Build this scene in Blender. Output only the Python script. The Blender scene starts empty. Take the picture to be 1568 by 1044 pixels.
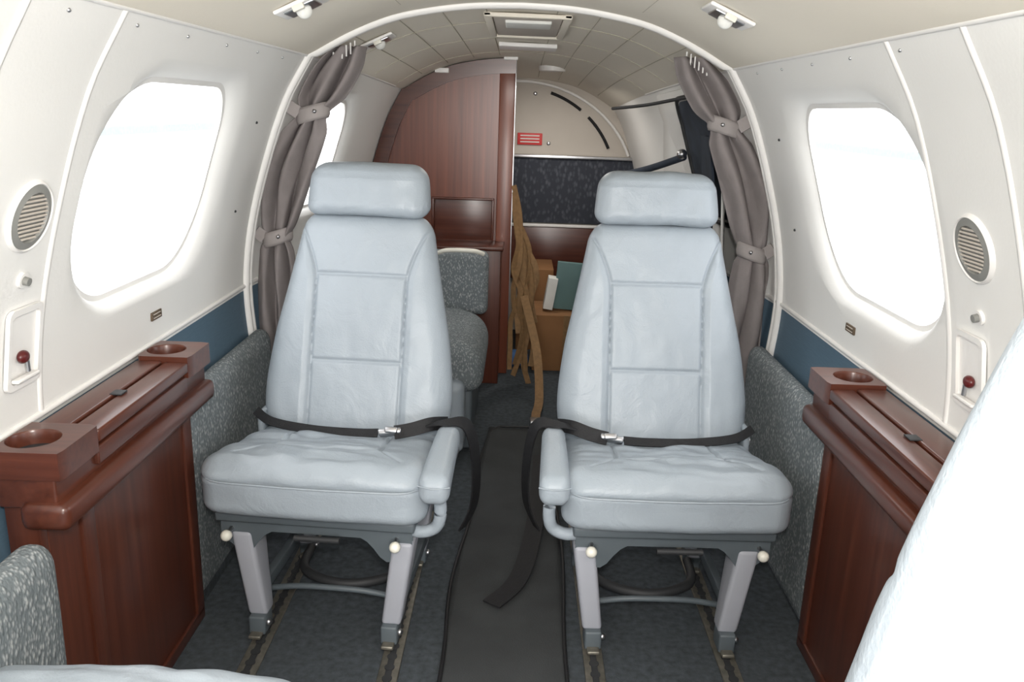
import bpy, bmesh, math, random
from mathutils import Vector, Matrix, noise
random.seed(3)
sc=bpy.context.scene
try:
    sc.view_settings.view_transform='Standard'; sc.view_settings.look='None'
except Exception: pass
# ---------------------------------------------------------------- camera
th=math.radians(15.5); r=math.radians(1.9)
f=Vector((-0.003,math.cos(th),-math.sin(th))).normalized()
r0=Vector((math.cos(0.003),0.003,0)).normalized(); u0=r0.cross(f)
R=math.cos(r)*r0+math.sin(r)*u0; U=-math.sin(r)*r0+math.cos(r)*u0
cd=bpy.data.cameras.new('camera'); cam=bpy.data.objects.new('camera',cd); sc.collection.objects.link(cam)
cam.matrix_world=Matrix(((R.x,U.x,-f.x,0.015),(R.y,U.y,-f.y,0),(R.z,U.z,-f.z,1.18),(0,0,0,1)))
cd.sensor_width=36; cd.lens=36*1271/1568; cd.clip_start=0.02
sc.camera=cam
# ---------------------------------------------------------------- materials
def s2l(c): return tuple(((v/255)/12.92 if v/255<=.04045 else ((v/255+.055)/1.055)**2.4) for v in c)+(1,)
def base(name):
    m=bpy.data.materials.new(name); m.use_nodes=True
    n=m.node_tree; b=n.nodes['Principled BSDF']; return m,n,b
def mat(name,col,rough=.5,metal=0,var=.08,vs=8,bump=0,bs=200,stretch=None,coat=0,spec=None,detail=3,bump2=0,bs2=20):
    m,n,b=base(name); c=s2l(col)
    tc=n.nodes.new('ShaderNodeTexCoord'); mp=n.nodes.new('ShaderNodeMapping'); n.links.new(tc.outputs['Object'],mp.inputs[0])
    if stretch: mp.inputs['Scale'].default_value=stretch
    nz=n.nodes.new('ShaderNodeTexNoise'); nz.inputs['Scale'].default_value=vs; nz.inputs['Detail'].default_value=detail
    n.links.new(mp.outputs[0],nz.inputs['Vector'])
    cr=n.nodes.new('ShaderNodeValToRGB'); n.links.new(nz.outputs[0],cr.inputs[0])
    cr.color_ramp.elements[0].position=.3; cr.color_ramp.elements[1].position=.7
    cr.color_ramp.elements[0].color=tuple(v*(1-var) for v in c[:3])+(1,); cr.color_ramp.elements[1].color=tuple(min(1,v*(1+var)) for v in c[:3])+(1,)
    n.links.new(cr.outputs[0],b.inputs['Base Color'])
    b.inputs['Roughness'].default_value=rough; b.inputs['Metallic'].default_value=metal
    b.inputs['Coat Weight'].default_value=coat
    if spec is not None: b.inputs['Specular IOR Level'].default_value=spec
    last=None
    if bump2:
        n3=n.nodes.new('ShaderNodeTexNoise'); n3.inputs['Scale'].default_value=bs2; n3.inputs['Detail'].default_value=4; n3.inputs['Distortion'].default_value=1.2
        n.links.new(mp.outputs[0],n3.inputs['Vector'])
        b2=n.nodes.new('ShaderNodeBump'); b2.inputs['Strength'].default_value=bump2; b2.inputs['Distance'].default_value=.01
        n.links.new(n3.outputs[0],b2.inputs['Height']); last=b2
        n.links.new(b2.outputs[0],b.inputs['Normal'])
    if bump:
        n2=n.nodes.new('ShaderNodeTexNoise'); n2.inputs['Scale'].default_value=bs; n2.inputs['Detail'].default_value=2
        n.links.new(mp.outputs[0],n2.inputs['Vector'])
        bm=n.nodes.new('ShaderNodeBump'); bm.inputs['Strength'].default_value=bump; bm.inputs['Distance'].default_value=.002
        n.links.new(n2.outputs[0],bm.inputs['Height'])
        if last: n.links.new(last.outputs[0],bm.inputs['Normal'])
        n.links.new(bm.outputs[0],b.inputs['Normal'])
    return m
def fabric(name,dark,light,scale=110,bump=.8,p0=.5,p1=1.0):
    m,n,b=base(name)
    tc=n.nodes.new('ShaderNodeTexCoord'); mp=n.nodes.new('ShaderNodeMapping'); n.links.new(tc.outputs['Object'],mp.inputs[0])
    mp.inputs['Scale'].default_value=(1,1,.55); mp.inputs['Rotation'].default_value=(.78,0,0)
    v=n.nodes.new('ShaderNodeTexVoronoi'); v.inputs['Scale'].default_value=scale; n.links.new(mp.outputs[0],v.inputs['Vector'])
    nz=n.nodes.new('ShaderNodeTexNoise'); nz.inputs['Scale'].default_value=scale*.7; n.links.new(mp.outputs[0],nz.inputs['Vector'])
    mx=n.nodes.new('ShaderNodeMath'); mx.operation='ADD'; n.links.new(v.outputs['Distance'],mx.inputs[0]); n.links.new(nz.outputs[0],mx.inputs[1])
    cr=n.nodes.new('ShaderNodeValToRGB'); n.links.new(mx.outputs[0],cr.inputs[0])
    cr.color_ramp.elements[0].position=p0; cr.color_ramp.elements[1].position=p1
    cr.color_ramp.elements[0].color=s2l(light); cr.color_ramp.elements[1].color=s2l(dark)
    n.links.new(cr.outputs[0],b.inputs['Base Color']); b.inputs['Roughness'].default_value=.95; b.inputs['Specular IOR Level'].default_value=.15
    bm=n.nodes.new('ShaderNodeBump'); bm.inputs['Strength'].default_value=bump; bm.inputs['Distance'].default_value=.003; bm.invert=True
    n.links.new(mx.outputs[0],bm.inputs['Height']); n.links.new(bm.outputs[0],b.inputs['Normal'])
    return m
def wood(name,dark,light,stretch,rough=.28):
    m,n,b=base(name)
    tc=n.nodes.new('ShaderNodeTexCoord'); mp=n.nodes.new('ShaderNodeMapping'); n.links.new(tc.outputs['Object'],mp.inputs[0])
    mp.inputs['Scale'].default_value=stretch
    nz=n.nodes.new('ShaderNodeTexNoise'); nz.inputs['Scale'].default_value=1; nz.inputs['Detail'].default_value=8; nz.inputs['Distortion'].default_value=.3
    n.links.new(mp.outputs[0],nz.inputs['Vector'])
    cr=n.nodes.new('ShaderNodeValToRGB'); n.links.new(nz.outputs[0],cr.inputs[0])
    cr.color_ramp.elements[0].position=.25; cr.color_ramp.elements[1].position=.78
    cr.color_ramp.elements[0].color=s2l(dark); cr.color_ramp.elements[1].color=s2l(light)
    n.links.new(cr.outputs[0],b.inputs['Base Color']); b.inputs['Roughness'].default_value=rough
    b.inputs['Coat Weight'].default_value=.1; b.inputs['Coat Roughness'].default_value=.2
    return m
M_leather=mat('leather',(154,163,171),.42,var=.03,vs=6,bump=.25,bs=260,bump2=.30,bs2=15)
M_legpaint=mat('leg_vinyl',(160,162,170),.5,var=.03)
M_wall=mat('white_vinyl',(234,233,230),.6,var=.012,vs=4,bump=.12,bs=150)
M_ceil=mat('cream_headliner',(232,225,211),.75,var=.012,vs=5,bump=.15,bs=400)
M_seam=mat('headliner_seam',(178,171,153),.7,var=.03)
M_trim=mat('white_trim',(236,234,231),.4,var=.02)
M_blue=mat('blue_band',(84,108,126),.6,var=.06,vs=30,stretch=(1,1,12))
M_fab=fabric('grey_tweed',(112,119,122),(176,179,179),170,.7)
M_fabd=fabric('dark_quilt',(62,65,73),(90,93,101),60,.4)
M_carpet=mat('carpet',(72,77,81),.98,var=.24,vs=60,bump=1.0,bs=500,spec=.1)
M_mat=mat('aisle_runner',(62,64,65),.8,var=.12,vs=9,bump=.5,bs=300,spec=.2)
M_pipe=mat('black_piping',(24,24,26),.6)
M_woodY=wood('wood_lengthwise',(68,34,24),(94,51,37),(70,2.5,70))
M_woodZ=wood('wood_upright',(68,34,24),(98,53,38),(60,60,2.0),.32)
M_woodB=wood('wood_bulkhead_veneer',(92,47,33),(130,72,51),(55,55,2.0),.32)
M_woodX=wood('wood_cross',(70,35,25),(96,52,38),(4,80,80))
M_curt=mat('curtain_cloth',(138,131,130),.9,var=.05,vs=30,bump=.3,bs=500,spec=.15)
M_tie=mat('curtain_tie_cloth',(156,149,147),.9,var=.05,vs=30)
M_frame=mat('frame_grey_paint',(86,94,99),.5,var=.05)
M_dark=mat('dark_grey',(45,46,48),.6)
M_black=mat('black_webbing',(20,20,23),.7,var=.2,vs=80,bump=.5,bs=400)
M_metal=mat('brushed_metal',(190,190,192),.3,1,var=.05,vs=60)
M_rail=mat('seat_track_metal',(130,126,116),.45,.7,var=.2,vs=60)
M_knob=mat('white_knob',(225,222,210),.35)
M_vent=mat('vent_grey',(132,132,128),.5)
M_tan=mat('tan_webbing',(128,98,64),.8,var=.15,vs=70,bump=.4,bs=400)
M_beige=mat('beige_panel',(196,188,178),.7,var=.03)
M_card=mat('cardboard',(136,96,60),.85,var=.08)
M_paper=mat('paper',(225,225,220),.8)
M_teal=mat('teal_folder',(92,122,122),.6)
M_red=mat('red_label',(205,50,50),.5)
M_brown=mat('brown_placard',(92,76,58),.4)
M_maroon=mat('maroon_plastic',(88,26,26),.3)
M_jacket=mat('dark_blue_cloth',(46,54,66),.9,var=.25,vs=14)
M_bluebag=mat('blue_bag',(60,100,150),.7)
M_hangar=mat('hangar_wall',(240,240,240),.8)
M_band=mat('teal_paint',(150,163,165),.8)
M_ground=mat('apron_concrete',(225,225,222),.9)
# ---------------------------------------------------------------- helpers
def link(o,parent=None):
    sc.collection.objects.link(o)
    if parent: o.parent=parent
    return o
def group(name,loc=(0,0,0),rz=0):
    e=bpy.data.objects.new(name,None); e.empty_display_size=.1; e.location=loc; e.rotation_euler=(0,0,rz); sc.collection.objects.link(e); return e
def finish(me,smooth,angle=40):
    if smooth:
        for p in me.polygons: p.use_smooth=True
        try: me.set_sharp_from_angle(angle=math.radians(angle))
        except Exception: pass
def mesh(name,vs,fs,m,parent=None,smooth=True,angle=40):
    me=bpy.data.meshes.new(name); me.from_pydata([tuple(v) for v in vs],[],fs)
    bm=bmesh.new(); bm.from_mesh(me); bmesh.ops.recalc_face_normals(bm,faces=bm.faces); bm.to_mesh(me); bm.free()
    me.materials.append(m); finish(me,smooth,angle)
    return link(bpy.data.objects.new(name,me),parent)
def box(name,lo,hi,m,parent=None,bev=.003,seg=3,rot=None,fn=None):
    bm=bmesh.new(); bmesh.ops.create_cube(bm,size=1)
    lo=Vector(lo); hi=Vector(hi); c=(lo+hi)/2; d=hi-lo
    for v in bm.verts: v.co=Vector((v.co.x*d.x,v.co.y*d.y,v.co.z*d.z))
    if bev: bmesh.ops.bevel(bm,geom=bm.edges[:],offset=min(bev,min(abs(d.x),abs(d.y),abs(d.z))*.45),segments=seg,affect='EDGES',profile=.5)
    if rot is not None: bmesh.ops.rotate(bm,verts=bm.verts,cent=(0,0,0),matrix=rot)
    for v in bm.verts:
        v.co+=c
        if fn: v.co=Vector(fn(v.co))
    me=bpy.data.meshes.new(name); bm.to_mesh(me); bm.free(); me.materials.append(m); finish(me,True,30)
    return link(bpy.data.objects.new(name,me),parent)
def rcube(name,h,rad,n,m,parent=None,fn=None):
    """rounded box (half sizes h) on a dense grid, deformed by fn"""
    vs=[];fs=[];idx={}
    def pt(p):
        q=[max(-(h[i]-rad[i]),min(h[i]-rad[i],p[i])) for i in range(3)]
        d=[(p[i]-q[i])/rad[i] for i in range(3)]
        L=math.sqrt(sum(a*a for a in d)) or 1
        mx=max(abs(a) for a in d) or 1
        return Vector([q[i]+d[i]/L*rad[i]*mx for i in range(3)])
    def coords(i):
        k=max(4,n[i]//6)
        a=[-h[i]+rad[i]*j/k for j in range(k)]
        mid=max(2,n[i]); b=[-(h[i]-rad[i])+2*(h[i]-rad[i])*j/mid for j in range(mid+1)]
        return a+b+[-v for v in reversed(a)]
    C=[coords(i) for i in range(3)]
    def V(i,j,k):
        key=(i,j,k)
        if key not in idx:
            idx[key]=len(vs); p=pt((C[0][i],C[1][j],C[2][k])); vs.append(Vector(fn(p)) if fn else p)
        return idx[key]
    N=[len(c)-1 for c in C]
    for i in range(N[0]):
        for j in range(N[1]):
            for k in (0,N[2]):
                fs.append((V(i,j,k),V(i+1,j,k),V(i+1,j+1,k),V(i,j+1,k)))
    for i in range(N[0]):
        for k in range(N[2]):
            for j in (0,N[1]): fs.append((V(i,j,k),V(i+1,j,k),V(i+1,j,k+1),V(i,j,k+1)))
    for j in range(N[1]):
        for k in range(N[2]):
            for i in (0,N[0]): fs.append((V(i,j,k),V(i,j+1,k),V(i,j+1,k+1),V(i,j,k+1)))
    return mesh(name,vs,fs,m,parent,True,80)
def catmull(P,n=8):
    P=[Vector(p) for p in P]; out=[]
    for i in range(len(P)-1):
        a=P[max(i-1,0)];b=P[i];c=P[i+1];d=P[min(i+2,len(P)-1)]
        for k in range(n):
            t=k/n; out.append(.5*((2*b)+(c-a)*t+(2*a-5*b+4*c-d)*t*t+(3*b-a-3*c+d)*t**3))
    out.append(P[-1]); return out
def tube(name,P,rad,m,parent=None,n=8,seg=10,sm=True,flat=1,up=(0,0,1)):
    Q=catmull(P,n) if sm else [Vector(p) for p in P]
    vs=[];fs=[]
    for i,p in enumerate(Q):
        t=(Q[min(i+1,len(Q)-1)]-Q[max(i-1,0)]).normalized()
        a=t.cross(Vector(up)); 
        if a.length<.1: a=t.cross(Vector((1,0,0)))
        a.normalize(); b=a.cross(t)
        rr=rad(i/(len(Q)-1)) if callable(rad) else rad
        for k in range(seg):
            an=2*math.pi*k/seg; vs.append(p+a*math.cos(an)*rr*flat+b*math.sin(an)*rr)
    for i in range(len(Q)-1):
        for k in range(seg): fs.append((i*seg+k,i*seg+(k+1)%seg,(i+1)*seg+(k+1)%seg,(i+1)*seg+k))
    fs.append(tuple(range(seg))); fs.append(tuple((len(Q)-1)*seg+k for k in range(seg)))
    return mesh(name,vs,fs,m,parent,True,50)
def ribbon(name,P,wdir,w,m,parent=None,t=.002,n=8):
    Q=catmull(P,n); wd=Vector(wdir).normalized(); vs=[];fs=[]
    for i,p in enumerate(Q):
        tg=(Q[min(i+1,len(Q)-1)]-Q[max(i-1,0)]).normalized(); a=(wd-tg*wd.dot(tg)).normalized(); nn=tg.cross(a)
        for s,q in((-1,-1),(1,-1),(1,1),(-1,1)): vs.append(p+a*s*w/2+nn*q*t)
    for i in range(len(Q)-1):
        for k in range(4): fs.append((i*4+k,i*4+(k+1)%4,(i+1)*4+(k+1)%4,(i+1)*4+k))
    fs.append((0,1,2,3)); k=(len(Q)-1)*4; fs.append((k,k+1,k+2,k+3))
    return mesh(name,vs,fs,m,parent,True,50)
def cyl(name,a,b,ra,rb,m,parent=None,seg=24): return tube(name,[a,b],lambda t:ra+(rb-ra)*t,m,parent,n=1,seg=seg,sm=False)
def ball(name,c,rad,m,parent=None,sc3=(1,1,1)):
    bm=bmesh.new(); bmesh.ops.create_uvsphere(bm,u_segments=20,v_segments=12,radius=rad)
    for v in bm.verts: v.co=Vector((v.co.x*sc3[0],v.co.y*sc3[1],v.co.z*sc3[2]))+Vector(c)
    me=bpy.data.meshes.new(name); bm.to_mesh(me); bm.free(); me.materials.append(m); finish(me,True,80)
    return link(bpy.data.objects.new(name,me),parent)
def interp(T,x):
    if x<=T[0][0]: return T[0][1]
    if x>=T[-1][0]: return T[-1][1]
    for i in range(len(T)-1):
        if x<=T[i+1][0]:
            x0,y0=T[i];x1,y1=T[i+1]
            def sl(j):
                j0=max(j-1,0);j1=min(j+1,len(T)-1); return (T[j1][1]-T[j0][1])/(T[j1][0]-T[j0][0])
            h=x1-x0;t=(x-x0)/h
            return y0*(2*t**3-3*t*t+1)+y1*(3*t*t-2*t**3)+h*(sl(i)*(t**3-2*t*t+t)+sl(i+1)*(t**3-t*t))
# ---------------------------------------------------------------- fuselage section
WT=[(0,.725),(.3,.75),(.5,.768),(.66,.777),(.83,.757),(1.0,.712),(1.19,.642),(1.31,.572)]
CT=[(0,1.455),(.13,1.45),(.25,1.434),(.35,1.411),(.46,1.366),(.572,1.305)]
def W(z): return interp(WT,z)
def CZ(x): return interp(CT,abs(x))
def sx(Y): return 1 if Y<2.36 else interp([(2.36,1),(3.0,.95),(3.7,.885),(4.6,.84)],Y)
def sz(Y): return 1 if Y<2.36 else interp([(2.36,1),(3.0,.985),(3.7,.96),(4.6,.92)],Y)
CX=.005
def tp(v): return Vector((CX+v[0]*sx(v[1]),v[1],v[2]*sz(v[1])))
def wp(side,Y,z,inn=0): return tp((side*(W(z)-inn),Y,z))
def OUT(z):
    return .80 if z<.80 else min(.80,W(z)+.036)
Y0,Y1=-1.1,4.55
def rrect(y0,y1,z0,z1,rad,n=10):
    """rounded outline; rad may be one radius or (far-top, near-top, near-bottom, far-bottom)"""
    out=[]
    rr=rad if isinstance(rad,(tuple,list)) else (rad,)*4
    L=(z1-z0)
    for (sy,s_z,a0),q in zip(((1,1,0),(-1,1,90),(-1,-1,180),(1,-1,270)),rr):
        rz=min(q,L*.49)
        cy=(y1-q) if sy>0 else (y0+q); cz=(z1-rz) if s_z>0 else (z0+rz)
        for k in range(n+1):
            a=math.radians(a0+90*k/n); out.append((cy+q*math.cos(a),cz+rz*math.sin(a)))
    return out
def wall(side,wins):
    ys=[Y0+(Y1-Y0)*i/76 for i in range(77)]; zs=[1.31*j/44 for j in range(45)]
    vs=[];fs=[];nz=len(zs)
    for y in ys:
        for z in zs: vs.append((side*W(z),y,z))
    nI=len(vs)
    for y in ys:
        for z in zs: vs.append((side*OUT(z),y,z))
    ny=len(ys)
    for i in range(ny-1):
        for j in range(nz-1):
            a=i*nz+j
            fs.append((a,a+1,a+nz+1,a+nz)); fs.append((nI+a,nI+a+nz,nI+a+nz+1,nI+a+1))
        a=i*nz; fs.append((a,a+nz,nI+a+nz,nI+a)); a=i*nz+nz-1; fs.append((a,nI+a,nI+a+nz,a+nz))
    for j in range(nz-1):
        for a in (j,(ny-1)*nz+j): fs.append((a,nI+a,nI+a+1,a+1))
    ob=mesh('wall_left' if side<0 else 'wall_right',vs,fs,M_wall,None,False)
    ob.data.materials.append(M_blue); ob.data.materials.append(M_carpet)
    for k,(y0,y1,z0,z1) in enumerate(wins):
        RD=(.12,.19,.175,.19)
        loops=[]
        for d,e in((-.10,.085),(-.0045,.080),(-.001,.058),(.004,.040),(.010,.024),(.018,.012),(.027,.004),(.036,.0),(.07,0)):
            A=rrect(y0-e*.55,y1+e*1.1,z0-e*.5,z1+e*.55,tuple(q+e*.5 for q in RD),14)
            loops.append([(side*(W(b)+d),a,b) for a,b in A])
        n=len(loops[0]); vv=sum(loops,[])
        ff=[(q*n+i,q*n+(i+1)%n,(q+1)*n+(i+1)%n,(q+1)*n+i) for q in range(len(loops)-1) for i in range(n)]+[tuple(range(n)),tuple(range((len(loops)-1)*n,len(loops)*n))]
        c=mesh('cut',vv,ff,M_wall,None,False)
        md=ob.modifiers.new('b','BOOLEAN'); md.operation='DIFFERENCE'; md.solver='EXACT'; md.object=c
        dg=bpy.context.evaluated_depsgraph_get(); me=bpy.data.meshes.new_from_object(ob.evaluated_get(dg))
        ob.modifiers.clear(); ob.data=me; bpy.data.objects.remove(c)
        g=group('window_%d'%(len([o for o in bpy.data.objects if o.name.startswith('window_') and o.parent is None])+1))
        ring=rrect(y0+.008,y1-.008,z0+.008,z1-.008,tuple(q-.006 for q in RD),14); m1=len(ring)
        ro=rrect(y0-.002,y1+.002,z0-.002,z1+.002,RD,14)
        def pp(a,b,d): return tp((side*(W(b)+d),a,b))
        vv=[pp(a,b,.034) for a,b in ro]+[pp(a,b,.028) for a,b in ro]+[pp(a,b,.028) for a,b in ring]+[pp(a,b,.034) for a,b in ring]
        ff=[]
        for q in range(4):
            for i in range(m1): ff.append((q*m1+i,q*m1+(i+1)%m1,((q+1)%4)*m1+(i+1)%m1,((q+1)%4)*m1+i))
        mesh('frame',vv,ff,M_trim,g)
        vv=[];LL=6;cy,cz=(y0+y1)/2,(z0+z1)/2
        for q in range(LL+1):
            f_=1-q/LL*.98
            vv+=[pp(cy+(a-cy)*f_,cz+(b-cz)*f_,.032) for a,b in ring]
        ff=[(q*m1+i,q*m1+(i+1)%m1,(q+1)*m1+(i+1)%m1,(q+1)*m1+i) for q in range(LL) for i in range(m1)]+[tuple(range(LL*m1,(LL+1)*m1))]
        mesh('pane',vv,ff,M_glass,g)
    me=ob.data
    for v in me.vertices: v.co=tp(v.co)
    for p in me.polygons:
        c=p.center; zz=c.z/sz(c.y)
        p.material_index=(2 if zz<.49 else 1) if (zz<.665 and abs(c.x)<.799*sx(c.y)) else 0
    finish(me,True,32)
    return ob
mg=bpy.data.materials.new('acrylic_pane'); mg.use_nodes=True; n=mg.node_tree; n.nodes.clear()
o=n.nodes.new('ShaderNodeOutputMaterial'); t=n.nodes.new('ShaderNodeBsdfTransparent'); gl=n.nodes.new('ShaderNodeBsdfGlossy'); gl.inputs['Roughness'].default_value=.05
mx=n.nodes.new('ShaderNodeMixShader'); mx.inputs[0].default_value=.05
n.links.new(t.outputs[0],mx.inputs[1]); n.links.new(gl.outputs[0],mx.inputs[2]); n.links.new(mx.outputs[0],o.inputs[0]); M_glass=mg
wall(-1,[(1.385,2.01,.806,1.217),(.22,.95,.83,1.215),(2.58,3.17,.84,1.215)])
wall(1,[(1.41,2.05,.796,1.214),(.22,.95,.82,1.212)])
# ceiling
ys=[Y0+(Y1-Y0)*i/60 for i in range(61)]; xs=[-.574+1.148*j/40 for j in range(41)]
vs=[];fs=[]
for y in ys:
    for x in xs: vs.append(tp((x,y,CZ(x))))
K=len(vs)
for y in ys:
    for x in xs: vs.append(tp((x*1.05,y,CZ(x)+.03)))
for i in range(60):
    for j in range(40):
        a=i*41+j; fs+=[(a,a+41,a+42,a+1),(K+a,K+a+1,K+a+42,K+a+41)]
    for j in (0,40):
        a=i*41+j; fs.append((a,a+41,K+a+41,K+a))
for j in range(40):
    for a in (j,60*41+j): fs.append((a,a+1,K+a+1,K+a))
mesh('ceiling',vs,fs,M_ceil,None,True,60)
box('floor',(-.82,Y0,-.03),(.82,Y1,0),M_carpet,None,0)
box('wall_far',(-.8,4.5,0),(.8,4.54,1.5),M_beige,None,0)
# ---- trims
def profline(Y,zlo=.67,inn=0.0,full=True,side=0):
    P=[]
    if side<=0:
        P+=[wp(-1,Y,zlo+(1.31-zlo)*k/20,inn) for k in range(21)]
    if full: P+=[tp((x,Y,CZ(x)-inn)) for x in [-.55+1.1*k/24 for k in range(25)]]
    if side>=0:
        P+=[wp(1,Y,1.31-(1.31-zlo)*k/20,inn) for k in range(21)]
    return P
tube('trim_arch',profline(2.35,.3,.003),.012,M_trim,None,sm=False,seg=10,up=(0,1,0))
tube('trim_arch_inner',profline(2.385,.3,.004),.006,M_trim,None,sm=False,seg=8,up=(0,1,0))
tn=[0]
def trim(P,rad,m=M_trim,flat=1,up=(0,1,0)):
    tn[0]+=1; return tube('trim_%d'%tn[0],P,rad,m,None,sm=False,seg=8,flat=flat,up=up)
for Y,s in((1.295,-1),(1.055,-1),(1.385,1),(1.15,1),(.1,-1),(.1,1)):
    trim(profline(Y,.67,0,False,s),.0065,flat=.6)
for s in(-1,1):
    trim([tp((s*.573,Y0+(Y1-1.0-Y0)*k/40,1.307)) for k in range(41)],.0045)
    trim([tp((s*.604,Y0+(2.33-Y0)*k/30,1.262)) for k in range(31)],.0022)
    trim([tp((s*.776,Y0+(3.6-Y0)*k/40,.668)) for k in range(41)],.006)
g=group('trim_fasteners')
for s in(-1,1):
    for k in range(9):
        p=tp((s*.585,.55+k*.2,1.288)); ball('screw',p,.0032,M_metal,g)
    for (y,z) in ((2.18,1.13),(2.20,.90)):
        p=wp(s,y,z,.001); ball('screw',p,.0035,M_dark,g)
g=group('trim_headliner_seams')
for x in(-.46,-.34,-.22,-.10,.10,.22,.34,.46):
    tube('seam',[tp((x,2.40+k*.1,CZ(x)-.0003)) for k in range(13 if x<0 else 21)],.0016,M_seam,g,sm=False,seg=6)
for Y in(2.72,3.1,3.5):
    tube('seam',[tp((x,Y,CZ(x)-.0003)) for x in [-.55+1.1*k/24 for k in range(25)]],.0016,M_seam,g,sm=False,seg=6,up=(0,1,0))
for x in(-.3,.3):
    tube('seam',[tp((x,Y0+k*.1,CZ(x)+.0004)) for k in range(34)],.0010,M_seam,g,sm=False,seg=6)
# ---- floor things
g=group('aisle_runner')
vs=[];fs=[]
N=60;MX=16
def runx(Y): return (-.125+.055*max(0,(Y-1.8)/1.2), .158+.01*max(0,(Y-1.8)))
for i in range(N+1):
    Y=1.0+1.98*i/N; a,b=runx(Y)
    for j in range(MX+1):
        x=a+(b-a)*j/MX; vs.append((x,Y,.006+.004*noise.noise(Vector((x*7,Y*3,0)))+.014*max(0,noise.noise(Vector((x*11+3,Y*2,5))))))
for i in range(N):
    for j in range(MX):
        a=i*(MX+1)+j; fs.append((a,a+1,a+MX+2,a+MX+1))
o=mesh('runner',vs,fs,M_mat,g); o.modifiers.new('s','SOLIDIFY').thickness=.004
P=[(runx(Y)[0]+.006*math.sin(Y*9),Y,.008) for Y in [1.0+1.9*k/20 for k in range(21)]]+[(-.04,2.98,.008),(.0,2.99,.008),(.14,2.99,.008)]+[(runx(Y)[1]+.006*math.sin(Y*7),Y,.008) for Y in [2.93-1.93*k/20 for k in range(21)]]
tube('edge_piping',P,.0045,M_pipe,g,n=2,seg=8)
def seattrack(x):
    g=group('seat_track')
    box('rail',(x-.022,.4,0),(x+.022,2.28,.006),M_rail,g,.002)
    box('slot',(x-.007,.4,.0055),(x+.007,2.28,.0075),M_dark,g,.0005)
    for k in range(44): cyl('stud_hole',(x,.62+k*.037,.0068),(x,.62+k*.037,.0085),.011,.011,M_dark,g,12)
for x in(-.535,-.232,.215,.515): seattrack(x)
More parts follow.
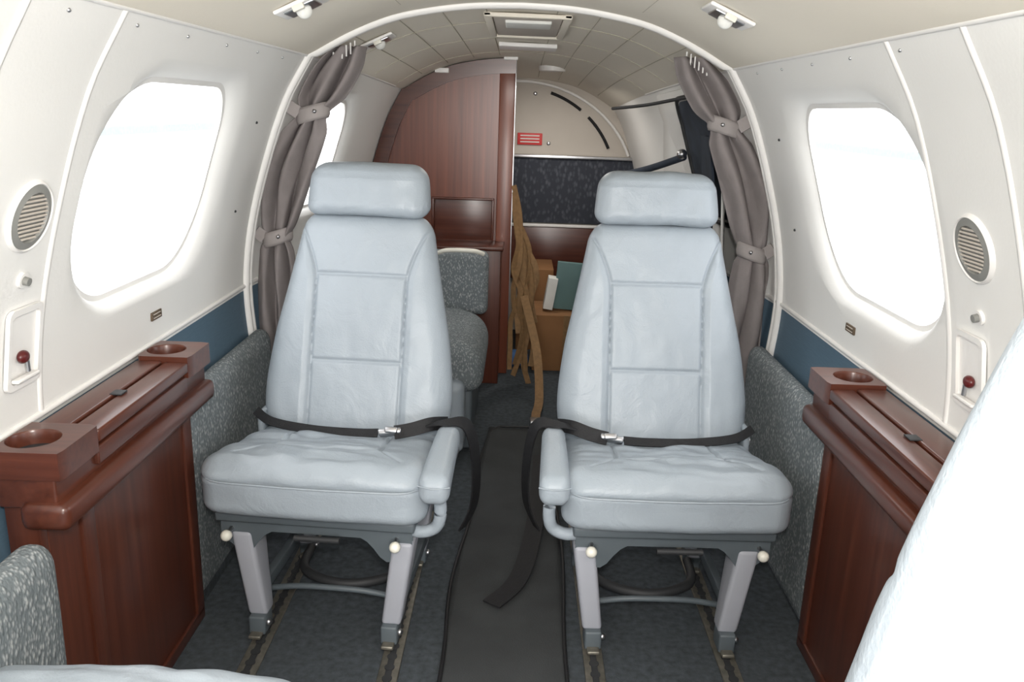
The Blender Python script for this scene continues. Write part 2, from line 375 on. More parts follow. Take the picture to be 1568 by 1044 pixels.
# ---------------------------------------------------------------- seats
BW0=[(0,.205),(.06,.234),(.14,.242),(.27,.228),(.37,.208),(.47,.188),(.58,.168),(.64,.165)]
BW1=[(0,.205),(.06,.236),(.14,.242),(.27,.226),(.36,.207),(.47,.192),(.54,.183),(.62,.170),(.75,.140),(.86,.105)]
def seat(loc,rz,arm,name='airplane_seat',belt=True,tall=False,rec=18.5,armrest=True):
    g=group(name,loc,rz)
    rec=math.radians(rec)
    H=.42 if tall else .298; BW=BW1 if tall else BW0
    SH,SL=.434,.214
    def seamx(s): return .116 if s<.415 else .116+.055*((s-.415)/.15)**1.6
    def back(p):
        s=p.z+H; w=interp(BW,s); x=p.x*w/.24
        y=p.y
        e=1-(abs(x)/w)**2
        if y<0:
            k=min(1,-y/.045)
            xs=seamx(min(s,.58)); d=abs(x)-xs
            y-=k*(.010*max(0,e))
            if d>0: y-=k*.010*min(1,d/.02)*max(0,1-(abs(x)/w)**6)
            gr=math.exp(-(d/.0042)**2)
            if abs(x)<xs:
                gr=max(gr,math.exp(-((s-SH)/.0042)**2),math.exp(-((s-SL)/.0042)**2))
                y-=k*.004*abs(math.sin(math.pi*max(0,min(1,(s-SL)/(SH-SL)))))
            y+=k*.006*gr
            y+=k*.004*noise.noise(Vector((x*9+arm,s*7,1.0)))+k*.0018*noise.noise(Vector((x*30+arm,s*18,4.0)))
        q=Vector((x,y,s)); c,sn=math.cos(rec),math.sin(rec)
        return (q.x, .166+q.y*c+q.z*sn, .338+q.z*c-q.y*sn)
    rcube('backrest',(.24,.05,H),(.10 if tall else .05,.045,.10 if tall else .05),(140,8,170),M_leather,g,back)
    def head(p):
        z=p.z; x=p.x*(1+.04*(-z/.075)) ; y=p.y
        if y<0: y-=.008*(1-(x/.16)**2)
        x*=1-.05*max(0,z/.075)**2
        z=z+.006*(1-(x/.16)**2)+.003*noise.noise(Vector((x*14,z*14,arm)))
        if y<0: y+=.0045*math.exp(-((z-.045)/.004)**2)+.004*noise.noise(Vector((x*20,z*20,arm+5)))
        c=math.cos(.22); sn=math.sin(.22)
        y+=.352+(0 if rec<.4 else .11)
        return (x,y+z*sn,.968+z*c-(0 if rec<.4 else .19))
    if not tall: rcube('headrest',(.156,.052,.068),(.04,.045,.036),(50,8,30),M_leather,g,head)
    def cush(p):
        x,y,z=p; t=(y+.22)/.44
        w=1-.08*t; x*=w
        if z>0:
            k=min(1,z/.04)
            z+=k*(.008*(1-(x/.25)**2)-.085*max(0,t-.12))
            z-=k*.014*math.exp(-((y+.22)/.05)**2)
            sx_=.130-.02*t
            gr=0
            if y>-.09: gr=math.exp(-((abs(x)-sx_)/.0042)**2)
            if abs(x)<sx_: gr=max(gr,math.exp(-((y+.09)/.0042)**2))
            dd=abs(abs(x)-(sx_+(-.09-y)*1.0))
            if -.15<y<=-.09: gr=max(gr,.8*math.exp(-(dd/.0042)**2))
            z-=k*.007*gr
            z+=k*.008*noise.noise(Vector((x*8+arm*3,y*14,2)))+k*.008*noise.noise(Vector((x*16,y*34,arm)))*(1-(x/.25)**2)
        if abs(z-.022)<.012 and (y<-.17 or abs(x)>.19):
            s=math.exp(-((z-.022)/.003)**2)*.003; x*=1-s*3; y+=s*(1 if y<-.17 else 0)
        if y<-.15: y-=.012*(1-(x/.25)**2)+.003*noise.noise(Vector((x*12,z*20,arm)))
        return (x,y,.378+z)
    rcube('seat_cushion',(.252,.215,.068),(.050,.050,.030),(130,100,14),M_leather,g,cush)
    tube('cushion_stitching',[(-.243,-.10,.409),(-.243,-.17,.404),(-.21,-.222,.402),(-.1,-.232,.402),(0,-.235,.402),(.1,-.232,.402),(.21,-.222,.402),(.243,-.17,.404),(.243,-.10,.409)],.0018,M_leather,g,seg=6)
    box('seat_pan',(-.222,-.19,.290),(.222,.22,.314),M_frame,g,.005)
    vs=[];fs=[];nn=30
    for yy in(-.175,-.165):
        for k in range(nn+1):
            x=-.215+.43*k/nn; u=abs(x)
            low=.265 if u<.10 else .265-.055*min(1,((u-.10)/.05))**1.5
            if u>.17: low=.21+.04*(u-.17)/.045
            vs+= [(x,yy,.312),(x,yy,low)]
    M2=2*(nn+1)
    for k in range(nn):
        a=2*k; fs+=[(a,a+1,a+3,a+2),(M2+a,M2+a+2,M2+a+3,M2+a+1),(a+1,M2+a+1,M2+a+3,a+3),(a,a+2,M2+a+2,M2+a)]
    mesh('front_valance',vs,fs,M_frame,g,True,30)
    lx=arm*.012
    for s in(-1,1):
        def leg(p,s=s,y0=-.155,lean=.01):
            t=(p.z-.04)/.22; t=max(0,min(1,t))
            return (lx+s*(.152+.030*t)+p.x*(.92+.12*t), y0+p.y*(.7+.8*t)+.02*t, p.z)
        box('front_leg',(-.024,-.03,.05),(.024,.03,.262),M_legpaint,g,.010,4,fn=leg)
        def leg2(p,s=s):
            t=max(0,min(1,(p.z-.04)/.22)); return (lx+s*(.152+.02*t)+p.x*(.75+.4*t), .16+p.y+.03*(1-t), p.z)
        box('rear_leg',(-.024,-.03,.045),(.024,.03,.30),M_legpaint,g,.008,3,fn=leg2)
        box('side_rail',(lx+s*.165-.01,-.16,.07),(lx+s*.165+.01,.19,.10),M_frame,g,.003)
        for yy in(-.165,.19):
            box('track_fitting',(lx+s*.152-.019,yy-.026,.009),(lx+s*.152+.019,yy+.026,.055),M_frame,g,.005)
            box('fitting_plate',(lx+s*.152-.014,yy-.045,.009),(lx+s*.152+.014,yy+.05,.018),M_rail,g,.003)
            ball('track_bolt',(lx+s*.152+.022,yy-.01,.035),.008,M_metal,g)
        kx=lx+(-.205 if s<0 else .170)
        if arm<0: kx=lx+(.205 if s>0 else -.170)
        ball('lever_knob',(kx,-.20,.262),.0125,M_knob,g)
        cyl('lever_stem',(kx,-.19,.262),(kx*.95,-.12,.29),.005,.005,M_metal,g,10)
    tube('cross_tube',[(-.15+lx,-.10,.075),(-.08+lx,-.115,.095),(lx,-.12,.10),(.08+lx,-.115,.095),(.15+lx,-.10,.075)],.007,M_frame,g)
    tube('base_hoop',[(-.13+lx,.14,.05),(-.11+lx,.03,.05),(lx,-.02,.05),(.11+lx,.03,.05),(.13+lx,.14,.05)],.012,M_dark,g)
    box('cross_member',(-.15,.10,.145),(.15,.115,.175),M_dark,g,.003)
    tube('release_handle',[(-.04,-.2,.268),(.06,-.2,.268)],.007,M_dark,g)
    ax=arm*.270
    def armf(p):
        t=(p.y+.15)/.3
        return (ax+p.x*(1.0-.2*t)-arm*.012*t, -.085+p.y, .425+p.z*(1+.2*(1-t))+(-.016*(1-t)**3))
    if armrest:
        rcube('armrest_pad',(.034,.15,.028),(.022,.03,.022),(14,40,8),M_leather,g,armf)
        tube('armrest_stitch',[(ax-.034,-.228,.424),(ax,-.240,.424),(ax+.034,-.228,.424)],.0014,M_leather,g,seg=6)
        tube('armrest_bracket',[(ax,-.17,.395),(ax+arm*.006,-.17,.34),(ax-arm*.004,-.165,.30),(ax-arm*.04,-.165,.285),(ax-arm*.09,-.15,.29)],.014,M_leather,g)
        box('armrest_hinge',(ax-.015,-.20,.385),(ax+.015,.05,.402),M_metal,g,.004)
        tube('side_tube',[(ax-arm*.02,.02,.40),(ax-arm*.03,.10,.33),(ax-arm*.05,.16,.30)],.010,M_leather,g)
    for s in(-1,1): 
        box('recline_hinge',(s*.232-.008,.12,.31),(s*.232+.008,.19,.43),M_leather,g,.006)
        cyl('recline_pivot',(s*.240,.15,.39),(s*.247,.15,.39),.010,.010,M_metal,g,16)
    if belt:
        a=arm
        ribbon('belt_outer',[(-a*.245,.13,.430),(-a*.19,.090,.419),(-a*.08,.060,.417),(a*.03,.045,.421),(a*.09,.035,.428)],(0,.75,.66),.022,M_black,g)
        ribbon('belt_inner',[(a*.13,.035,.432),(a*.17,.04,.440),(a*.215,.06,.449),(a*.245,.12,.43)],(0,.6,.8),.033,M_black,g)
        if armrest: ribbon('belt_tail',[(a*.21,.06,.448),(a*.25,.05,.459),(a*.300,.08,.44),(a*.318,.11,.34),(a*.315,.12,.22),(a*.285,.13,.14)],(.4*a,.9,0),.038,M_black,g)
        box('buckle',(a*.12-.028,.020,.424),(a*.12+.028,.053,.438),M_metal,g,.004,rot=Matrix.Rotation(math.radians(-35),3,'X')@Matrix.Rotation(-a*.15,3,'Y'))
        box('buckle_flap',(a*.125-.015,.015,.432),(a*.125+.015,.041,.446),M_metal,g,.003,rot=Matrix.Rotation(math.radians(-35),3,'X'))
    return g
seat((-.396,1.82,0),math.radians(-4),1)
seat((.376,1.82,0),math.radians(1),-1)
seat((-.49,.755,0),math.pi,-1,rec=45,armrest=False,belt=False)
seat((.436,.70,0),math.pi,1,tall=True,rec=8,armrest=False,belt=False)
# ---------------------------------------------------------------- side cabinets
def hole_plate(name,y0,y1,x0,x1,cy,cx,rad,z0,z1,m,g,s):
    n=40; vs=[]; 
    for k in range(n):
        a=2*math.pi*(k+.5)/n; c,sn=math.cos(a),math.sin(a)
        dx=(x1-cx) if c>0 else (cx-x0); dy=(y1-cy) if sn>0 else (cy-y0)
        t=min(dx/abs(c) if abs(c)>1e-6 else 9,dy/abs(sn) if abs(sn)>1e-6 else 9)
        ox,oy=cx+c*t,cy+sn*t
        for z,xx,yy in((z1,ox,oy),(z1,cx+rad*1.06*c,cy+rad*1.06*sn),(z1-.004,cx+rad*c,cy+rad*sn),(z0,cx+rad*c,cy+rad*sn),(z0,ox,oy)):
            vs.append((s*xx,yy,z))
    fs=[]
    for k in range(n):
        for q in range(5): fs.append((k*5+q,k*5+(q+1)%5,((k+1)%n)*5+(q+1)%5,((k+1)%n)*5+q))
    return mesh(name,vs,fs,m,g,True,30)
def cabinet(s,ya,yb):
    g=group('side_cabinet')
    xi=.650; xo=.766 if s>0 else .758; cc=.718
    def B(nm,a,b,y0,y1,z0,z1,m,bev): box(nm,(min(s*a,s*b),y0,z0),(max(s*a,s*b),y1,z1),m,g,bev)
    B('carcass',.703,.720,ya+.03,yb-.015,0,.60,M_woodZ,.004)
    B('end_panel',.703,.740,yb-.03,yb-.012,.30,.60,M_woodZ,.003)
    B('near_end_panel',.703,.755,ya+.012,ya+.030,.36,.60,M_woodZ,.003)
    for y in(ya+.14,yb-.035): B('stile',.697,.710,y-.02,y+.02,.02,.56,M_woodZ,.002)
    B('plinth',.697,.712,ya+.03,yb-.015,0,.03,M_woodY,.003)
    B('table_box',.664,xo-.004,ya,yb,.578,.646,M_woodY,.004)
    B('lower_moulding',.644,.72,ya-.012,yb+.006,.545,.590,M_woodY,.014)
    hole_plate('cup_holder_rear',yb-.115,yb+.002,xi,xo,yb-.060,cc,.037,.628,.672,M_woodX,g,s)
    hole_plate('cup_holder_front',ya-.006,ya+.115,xi,xo,ya+.050,cc,.037,.628,.672,M_woodX,g,s)
    for y in(yb-.060,ya+.050):
        cyl('cup_well',(s*cc,y,.600),(s*cc,y,.6485),.036,.037,M_dark,g,32)
    ya2,yb2=ya+.117,yb-.117
    B('table_leaf',.652,.700,ya2,yb2,.640,.662,M_woodY,.004)
    B('table_lid',.705,xo,ya2,yb2,.640,.664,M_woodY,.004)
    B('finger_notch',.690,.712,(ya2+yb2)/2-.025,(ya2+yb2)/2,.6625,.6655,M_dark,.001)
    B('front_batten',.656,.668,ya2,yb2,.60,.632,M_woodY,.003)
cabinet(-1,1.13,1.735)
cabinet(1,.98,1.705)
def sidepanel(s,ya,yb,zt,name,xi=.722):
    def fn(p):
        z=p.z+zt/2; x=s*(xi+.026+p.x*1.0)-s*.012*math.sin(min(1,z/zt)*math.pi*.6)
        return (x,(ya+yb)/2+p.y,z+.001)
    return rcube(name,(.028,(yb-ya)/2,zt/2),(.024,.05,.05),(6,20,24),M_fab,None,fn)
sidepanel(-1,1.745,2.40,.535,'wall_padding_left')
sidepanel(1,1.715,2.40,.535,'wall_padding_right')
sidepanel(-1,.35,1.12,.545,'wall_padding_left_aft',.672)
sidepanel(1,.35,.96,.53,'wall_padding_right_aft')
# ---------------------------------------------------------------- wall fittings
def vent(s,Y,z):
    g=group('air_vent'); c=wp(s,Y,z,.0)
    nrm=Vector((-s*.93,0,-.30)).normalized()
    tx=Vector((0,1,0)); ty=nrm.cross(tx)
    def ringpts(rad,off,n=48): return [c+nrm*off+tx*rad*math.cos(2*math.pi*k/n)+ty*rad*math.sin(2*math.pi*k/n) for k in range(n)]
    loops=[ringpts(.058,-.004),ringpts(.055,.005),ringpts(.052,.007),ringpts(.050,.004)]
    vs=sum(loops,[]); fs=[]
    for q in range(3):
        for k in range(48): fs.append((q*48+k,q*48+(k+1)%48,(q+1)*48+(k+1)%48,(q+1)*48+k))
    mesh('bezel',vs,fs,M_trim,g)
    mesh('grille_ring',ringpts(.0505,.005)+ringpts(.039,.008)+ringpts(.037,.004),[(q*48+k,q*48+(k+1)%48,(q+1)*48+(k+1)%48,(q+1)*48+k) for q in range(2) for k in range(48)],M_vent,g)
    mesh('backing',ringpts(.039,.003),[tuple(range(48))],M_vent,g,False)
    for k in range(-5,6):
        w=math.sqrt(max(0,.037**2-(k*.0065)**2)); p=c+nrm*.006+ty*k*.0065
        tube('louvre',[p-tx*w,p+tx*w],.0018,M_beige,g,sm=False,seg=6)
vent(-1,1.215,1.008); vent(1,1.275,.998)
def knob(s,Y,z):
    g=group('reading_light_button'); c=wp(s,Y,z,0); nrm=Vector((-s*.96,0,-.25)).normalized()
    cyl('collar',c-nrm*.003,c+nrm*.005,.013,.012,M_trim,g); cyl('button',c+nrm*.004,c+nrm*.013,.007,.0065,M_vent,g)
knob(-1,1.225,.910); knob(1,1.28,.890)
def ashtray(s,Y,z):
    g=group('wall_ashtray')
    A=rrect(Y-.045,Y+.045,z-.065,z+.065,.012,5); B=rrect(Y-.037,Y+.037,z-.055,z+.055,.010,5); n=len(A)
    vs=[wp(s,a,b,.001) for a,b in A]+[wp(s,a,b,.008) for a,b in A]+[wp(s,a,b,.008) for a,b in B]+[wp(s,a,b,.0015) for a,b in B]
    fs=[(q*n+i,q*n+(i+1)%n,(q+1)*n+(i+1)%n,(q+1)*n+i) for q in range(3) for i in range(n)]+[tuple(range(3*n,4*n))]
    mesh('recess_frame',vs,fs,M_trim,g)
    c=wp(s,Y-.005,z-.015,.008)
    ball('tray',c,.013,M_maroon,g,(.6,1,.8)); cyl('pin',c+Vector((0,.008,-.026)),c+Vector((0,.008,-.008)),.004,.004,M_metal,g,10)
    box('shelf',(c.x-.006,c.y-.03,c.z-.036),(c.x+.006,c.y+.03,c.z-.030),M_trim,g,.002)
ashtray(-1,1.24,.80); ashtray(1,1.31,.79)
for s,Y,z in((-1,1.745,.728),(1,1.83,.728)):
    g=group('wall_placard'); c=wp(s,Y,z,.002)
    box('plate',(c.x-.002,c.y-.025,c.z-.009),(c.x+.002,c.y+.025,c.z+.009),M_brown,g,.001)
    for k in(-1,1): box('text_line',(c.x-s*.0025-.0004,c.y-.018,c.z+k*.004-.001),(c.x-s*.0025+.0004,c.y+.018,c.z+k*.004+.001),M_beige,g,0)
# ---------------------------------------------------------------- curtains
def curtain(s):
    g=group('curtain')
    cen=[(.16,.70),(.40,.70),(.62,.702),(.78,.70),(.83,.694),(.98,.660),(1.12,.600),(1.16,.580),(1.25,.53),(1.34,.475)]
    hw=[(.16,.056),(.40,.060),(.62,.060),(.76,.048),(.80,.033),(.84,.046),(.98,.066),(1.10,.058),(1.155,.036),(1.20,.062),(1.28,.064),(1.335,.042)]
    nz=110;nu=80;vs=[];fs=[]
    for i in range(nz+1):
        z=.16+(1.338-.16)*i/nz; c=interp(cen,z); w=interp(hw,z)
        for j in range(nu+1):
            u=-1+2*j/nu
            tight=min(1,w/.05)
            ph=u*math.pi*(2.1+.4*math.sin(z*3+s))+1.2*math.sin(z*4+s)+s*2
            x=c+u*w+.006*math.cos(ph*1.0); y=2.435+.024*tight*math.sin(ph)+.008*math.sin(u*11+z*9)
            vs.append((s*x+CX+.007*noise.noise(Vector((u*3,z*6,s))),y+.012*noise.noise(Vector((u*3,z*5,s*3))),z))
    for i in range(nz):
        for j in range(nu):
            a=i*(nu+1)+j; fs.append((a,a+1,a+nu+2,a+nu+1))
    o=mesh('cloth',vs,fs,M_curt,g); o.modifiers.new('s','SOLIDIFY').thickness=.003
    for z in(.80,1.155):
        c=interp(cen,z); w=interp(hw,z)+.008; vs=[];fs=[];n=28
        for k in range(n):
            a=2*math.pi*k/n
            for dz,e in((-.022,1),(-.012,1.08),(.012,1.08),(.022,1)):
                vs.append((s*(c+w*e*math.cos(a))+CX,2.435+.036*e*math.sin(a),z+dz+.012*math.cos(a)*(-1)))
        for k in range(n):
            for q in range(3): fs.append((k*4+q,k*4+q+1,((k+1)%n)*4+q+1,((k+1)%n)*4+q))
        o=mesh('tie_band',vs,fs,M_tie,g); o.modifiers.new('s','SOLIDIFY').thickness=.002
        ribbon('tie_strap',[(s*(c+w*.8)+CX,2.41,z),(s*(W(z)-.012)+CX,2.395,z+.02)],(0,0,1),.035,M_tie,g)
        ball('snap',(s*(c-w*.3)+CX,2.395,z+.006),.006,M_metal,g)
    for k in range(6):
        x=.46+.012*k; p=tp((s*x,2.42,CZ(x)-.012)); tube('runner_hook',[p,p+Vector((0,0,-.03))],.0022,M_trim,g,sm=False,seg=6)
curtain(-1); curtain(1)
# ---------------------------------------------------------------- ceiling fittings
def onceil(x,Y,d=0): return tp((x,Y,CZ(x)-d))
g=group('ceiling_hatch')
def ringbox(y0,y1,x0,x1,w,m,g,name,d=.012):
    for a,b,c_,e in((y0,y0+w,x0,x1),(y1-w,y1,x0,x1),(y0,y1,x0,x0+w),(y0,y1,x1-w,x1)):
        def fn(p): return tp((p.x,p.y,CZ(p.x)-d/2+p.z))
        box(name,(c_,a,-d/2),(e,b,d/2),m,g,.003,fn=fn)
ringbox(2.50,3.0,-.11,.145,.022,M_ceil,g,'frame')
box('inner_panel',(-.085,2.54,-.004),(.12,2.97,.004),M_beige,g,.002,fn=lambda p: tp((p.x,p.y,CZ(p.x)-.004+p.z)))
box('lens',(-.05,2.60,-.006),(.09,2.72,.006),M_paper,g,.004,fn=lambda p: tp((p.x,p.y,CZ(p.x)-.012+p.z)))
box('light_bar',(-.09,3.2,-.008),(.14,3.30,.008),M_trim,g,.004,fn=lambda p: tp((p.x,p.y,CZ(p.x)-.008+p.z)))
def lamp(x,Y):
    g=group('reading_lamp'); s=1 if x>0 else -1
    sl=math.atan2(CZ(x+.01)-CZ(x-.01),.02); rot=Matrix.Rotation(-sl,3,'Y'); c=onceil(x,Y,.004)
    def L(p): return c+rot@Vector(p)
    def bx(nm,lo,hi,m,bev): box(nm,lo,hi,m,g,bev,fn=lambda p:L(p))
    bx('plate',(-.05,-.05,-.006),(.05,.05,.002),M_trim,.004); bx('chrome_well',(-.034,-.036,-.010),(.034,.036,-.004),M_metal,.003)
    ball('eyeball_lens',L((0,0,-.012)),.016,M_paper,g); bx('switch',(-.012,-.048,-.016),(.012,-.036,-.004),M_knob,.002)
lamp(.42,1.80); lamp(-.44,1.78); lamp(-.43,2.60); lamp(.42,.75); lamp(-.42,.75)
# ---------------------------------------------------------------- forward bulkhead (wood)
g=group('wood_bulkhead')
YB=3.70
P=[tp((x,YB,CZ(x)-.004)) for x in [-.025-.535*k/20 for k in range(21)]]+[wp(-1,YB,1.31-1.31*k/24,.004) for k in range(25)]
P=[Vector((-.02,YB,0))]+P
def extr(name,P,y0,y1,m,g):
    n=len(P); vs=[(p.x,y0,p.z) for p in P]+[(p.x,y1,p.z) for p in P]
    fs=[tuple(range(n)),tuple(range(2*n-1,n-1,-1))]+[(i,(i+1)%n,n+(i+1)%n,n+i) for i in range(n)]
    return mesh(name,vs,fs,m,g,True,30)
extr('panel',P,YB,YB+.03,M_woodB,g)
ed=P[1:-1]; c0=Vector((-.02,0,.75))
inn=[]
for p in ed:
    q=p-Vector((c0.x,p.y,c0.z)); l=q.length; inn.append(Vector((c0.x+q.x*(l-.06)/l,p.y,c0.z+q.z*(l-.06)/l)))
poly=[p for p in ed if p.z>.4]; pin=[q for p,q in zip(ed,inn) if p.z>.4]
vs=[];fs=[];m_=len(poly)
for yy in(YB-.020,YB):
    vs+=[(p.x,yy,p.z) for p in poly]+[(p.x,yy,p.z) for p in pin]
for i in range(m_-1):
    fs+=[(i,i+1,m_+i+1,m_+i),(2*m_+i,3*m_+i,3*m_+i+1,2*m_+i+1),(m_+i,m_+i+1,3*m_+i+1,3*m_+i),(i,2*m_+i,2*m_+i+1,i+1)]
mesh('arched_rail',vs,fs,M_woodX,g,True,30)
box('door_post',(-.085,YB-.014,0),(-.018,YB+.035,1.392),M_woodB,g,.004)
box('post_edge_strip',(-.019,YB-.012,0),(-.014,YB+.037,1.385),M_metal,g,.001)
for x0,x1,z0,z1 in((-.37,-.095,.795,.805),(-.37,-.36,.62,.80),(-.105,-.095,.62,.80)):
    box('niche_frame',(x0,YB-.022,z0),(x1,YB,z1),M_woodX,g,.003)
box('niche_back',(-.36,YB-.004,.62),(-.105,YB-.001,.795),M_woodX,g,.001)
box('counter',(-.60,YB-.17,.0),(-.055,YB-.012,.60),M_woodZ,g,.004)
box('counter_top',(-.62,YB-.19,.60),(-.045,YB-.01,.617),M_woodX,g,.005)
for k,x in enumerate((-.33,-.04)): box('top_clip',(x-.03,YB-.03,1.335+.06*k-.01),(x+.03,YB-.01,1.345+.06*k),M_trim,g,.003)
# ---------------------------------------------------------------- side-facing seat
g=group('bench_seat')
rcube('bench_cushion',(.27,.28,.085),(.07,.07,.07),(24,24,8),M_fab,g,lambda p:(-.36+p.x,3.0+p.y,.315+p.z+.02*(1-(p.x/.27)**2)*(1 if p.z>0 else 0)-.02*max(0,(p.x-.15)/.1)))
rcube('bench_backrest',(.27,.04,.13),(.03,.03,.03),(20,6,12),M_fab,g,lambda p:(-.37+p.x,3.33+p.y,.50+p.z))
tube('backrest_handle',[(-.30,3.28,.625),(-.26,3.26,.64),(-.16,3.26,.64),(-.12,3.28,.625)],.009,M_knob,g)
rcube('leather_front',(.25,.06,.13),(.03,.03,.03),(12,6,10),M_leather,g,lambda p:(-.40+p.x,2.73+p.y,.15+p.z))
box('bench_base',(-.60,2.78,0),(-.13,3.32,.24),M_frame,g,.01)
# ---------------------------------------------------------------- far bulkhead details
g=group('aft_closeout_panel')
box('quilted_panel',(-.10,4.47,.605),(.66,4.50,.945),M_fabd,g,.006)
box('trim_bar_top',(-.10,4.455,.945),(.66,4.49,.962),M_metal,g,.003)
box('trim_bar_low',(-.10,4.455,.585),(.66,4.49,.600),M_trim,g,.003)
box('wood_kick_panel',(-.10,4.46,.30),(.66,4.50,.585),M_woodX,g,.004)
for a0,a1 in((72,52),(46,24)):
    tube('vent_slot',[(.0+.52*math.cos(math.radians(a)),4.497,.80+.50*math.sin(math.radians(a))) for a in [a0+(a1-a0)*k/8 for k in range(9)]],.008,M_black,g)
tube('panel_edge_bead',[(.62*math.cos(math.radians(a)),4.49,.78+.55*math.sin(math.radians(a))) for a in range(92,14,-6)],.008,M_trim,g)
for x,z in((.16,1.02),(.40,.86),(.16,.86),(.16,.68),(.40,.68),(.08,1.27),(.4,1.12),(.16,.50)): ball('fastener',(x,4.475 if z<.95 else 4.497,z),.010,M_metal,g,(1,.4,1))
g=group('warning_placard')
box('plate',(-.005,4.488,1.01),(.125,4.497,1.07),M_red,g,.002)
for k in range(3): box('text_line',(.01,4.486,1.022+k*.016),(.11,4.489,1.028+k*.016),M_paper,g,0)
g=group('cardboard_box')
box('carton',(.10,3.75,0),(.42,4.05,.27),M_card,g,.004)
box('tape',(.24,3.748,.0),(.28,3.752,.27),M_tan,g,0)
g=group('cardboard_box')
box('carton',(.02,4.10,0),(.20,4.40,.42),M_card,g,.004)
g=group('document_folder')
box('teal_folder',(.20,3.85,.275),(.36,3.88,.50),M_teal,g,.002,rot=Matrix.Rotation(.06,3,'Y'))
box('papers',(.155,3.82,.280),(.20,3.90,.43),M_paper,g,.002,rot=Matrix.Rotation(.15,3,'Y'))
g=group('luggage_bag')
rcube('bag',(.18,.14,.19),(.08,.08,.08),(12,10,10),M_dark,g,lambda p:(.42+p.x,4.29+p.y+.02*noise.noise(p*9),.19+p.z+.03*noise.noise(p*7)))
tube('bag_handle',[(.32,4.14,.33),(.34,4.08,.39),(.44,4.08,.39),(.47,4.14,.33)],.01,M_black,g)
g=group('stuff_sack')
rcube('sack',(.05,.05,.035),(.03,.03,.03),(8,8,6),M_bluebag,g,lambda p:(.035+p.x,3.82+p.y,.036+p.z+.01*noise.noise(p*20)))
tube('drawstring',[(.03,3.77,.06),(.05,3.75,.03),(.07,3.76,.008)],.003,M_paper,g)
g=group('cargo_straps')
rs=random.Random(5)
for k in range(10):
    x=.0+.009*k; zb=.08+.05*rs.random()+(.25 if k%3==0 else 0)
    P=[(x*.5-.01,3.63,.87-.03*k)]
    zz=.87-.03*k; y=3.61
    while zz>zb:
        zz-=.11; y-=.012; P.append((x+.05*(rs.random()-.4),y+.02*rs.random(),zz))
    ribbon('strap',P,(1,1.6*(rs.random()-.5),0),.024,M_tan,g)
ribbon('long_strap',[(.05,3.56,.40),(.11,3.4,.20),(.125,3.25,.04),(.11,3.1,.022),(.108,3.005,.022)],(1,0,0),.035,M_tan,g)
box('strap_buckle',(.085,2.995,.012),(.130,3.05,.030),M_metal,g,.004)
g=group('seat_belt')
ribbon('strap',[(-.02,1.78,.018),(.04,1.88,.020),(.075,2.05,.020),(.10,2.3,.018),(.12,2.7,.018)],(1,-.3,0),.05,M_black,g)
# ---------------------------------------------------------------- entry door side (right)
g=group('door_1')
def dpanel(name,y0,y1,z0,z1,rad,inn,m,th=.006):
    A=rrect(y0,y1,z0,z1,rad,8); n=len(A)
    cy,cz=(y0+y1)/2,(z0+z1)/2
    vs=[];L=8
    for q in range(L+1):
        f_=1-q/L
        for a,b in A: vs.append(wp(1,cy+(a-cy)*f_,min(1.30,cz+(b-cz)*f_),inn))
    fs=[(q*n+i,q*n+(i+1)%n,(q+1)*n+(i+1)%n,(q+1)*n+i) for q in range(L) for i in range(n)]
    o=mesh(name,vs,fs,m,g); md=o.modifiers.new('s','SOLIDIFY'); md.thickness=th; return o
dpanel('door_skin',2.62,3.42,.05,1.29,.10,.006,M_wall)
dpanel('door_inner_recess',2.72,3.10,.86,1.25,.08,.014,M_jacket)
A=rrect(2.70,3.12,.84,1.26,.09,8)
tube('door_seal',[wp(1,a,b,.018) for a,b in A]+[wp(1,A[0][0],A[0][1],.018)],.008,M_dark,g,sm=False,seg=8)
tube('door_strut',[(.38,3.45,.93),(.50,3.25,.98),(.60,3.05,1.04)],.013,M_jacket,g)
ball('strut_joint',(.59,3.04,1.05),.018,M_metal,g)
tube('door_cable',[(.36,3.3,1.20),(.46,3.1,1.215),(.56,2.9,1.24),(.60,2.75,1.24)],.006,M_dark,g)
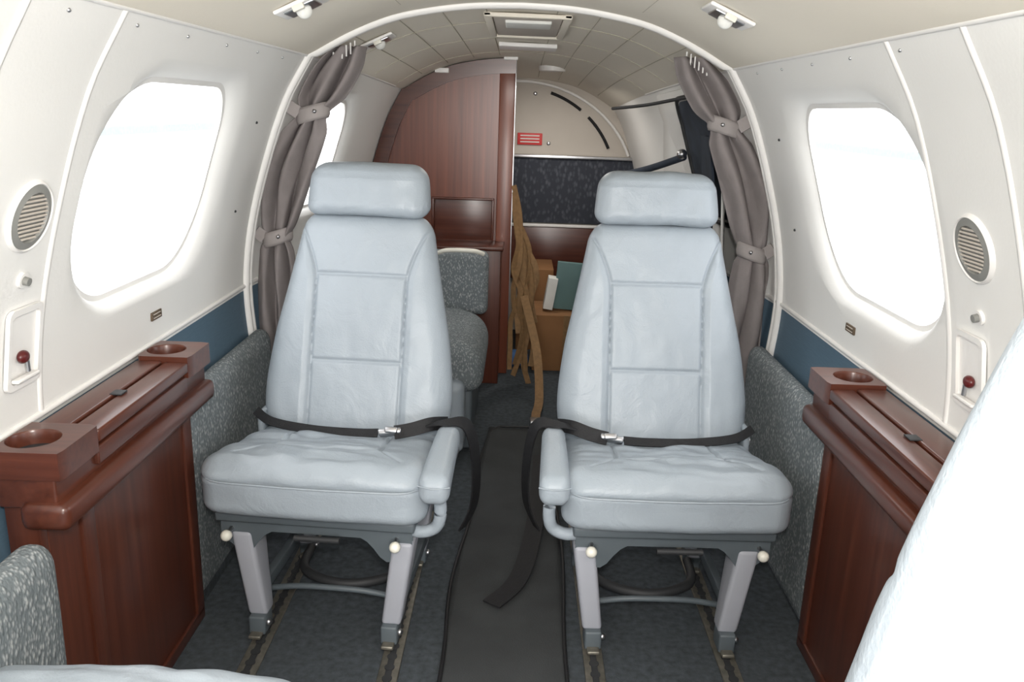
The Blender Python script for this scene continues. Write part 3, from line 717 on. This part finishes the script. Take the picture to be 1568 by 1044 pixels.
cyl('door_handle',(.63,2.8,.62),(.70,2.8,.62),.02,.02,M_knob,g)
for k in range(2): ribbon('hanging_cloth',[(.61+.015*k,2.74+.12*k,1.12),(.635+.01*k,2.74+.12*k,.96),(.645+.01*k,2.76+.12*k,.82),(.65,2.77+.12*k,.7)],(0,1,.1),.09,M_jacket,g,t=.004)
g=group('fill_fixture')  # invented fixture, added to go with the far-cabin fill light
c=onceil(.16,3.95,.004); cyl('base',c+Vector((0,0,.01)),c+Vector((0,0,-.012)),.06,.06,M_trim,g,32)
# ---------------------------------------------------------------- outside
g=group('apron_ground')
box('ground',(-60,-60,-1.6),(60,60,-1.5),M_ground,g,0)
for s in(-1,1):
    g=group('hangar_building')
    x0,x1=sorted((s*14,s*20))
    box('wall',(x0,-10,-1.5),(x1,50,.9),M_hangar,g,.05)
    box('stripe',(min(s*13.9,s*14),-10,-.06),(max(s*13.9,s*14),50,.22),M_band,g,0)
# ---------------------------------------------------------------- light
w=bpy.data.worlds.new('sky'); sc.world=w; w.use_nodes=True; n=w.node_tree
bg=n.nodes['Background']; bg.inputs[0].default_value=(.97,.98,1,1); bg.inputs[1].default_value=3.6
def area(name,loc,tgt,size,power,col=(1,1,1),sy=None):
    l=bpy.data.lights.new(name,'AREA'); l.size=size; l.energy=power; l.color=col
    if sy: l.shape='RECTANGLE'; l.size_y=sy
    o=bpy.data.objects.new(name,l); sc.collection.objects.link(o); o.location=loc
    o.rotation_euler=(Vector(tgt)-Vector(loc)).to_track_quat('-Z','Y').to_euler(); return o
area('camera_flash',(.03,-.02,1.30),(.0,2.4,.8),.05,16,(1,.97,.93))
area('ceiling_fill',(0,-.55,.75),(0,.9,1.5),.5,16,(1,.97,.93))  # added fill lamp behind the camera, brightens the ceiling
area('far_fill_light',(.16,3.95,1.30),(.16,3.95,0),.10,3,(1,.95,.88))  # added fill lamp, brightens the dark far panel
area('light_bar_light',(.02,3.25,1.36),(.02,3.25,0),.2,2.0,(1,.97,.92))
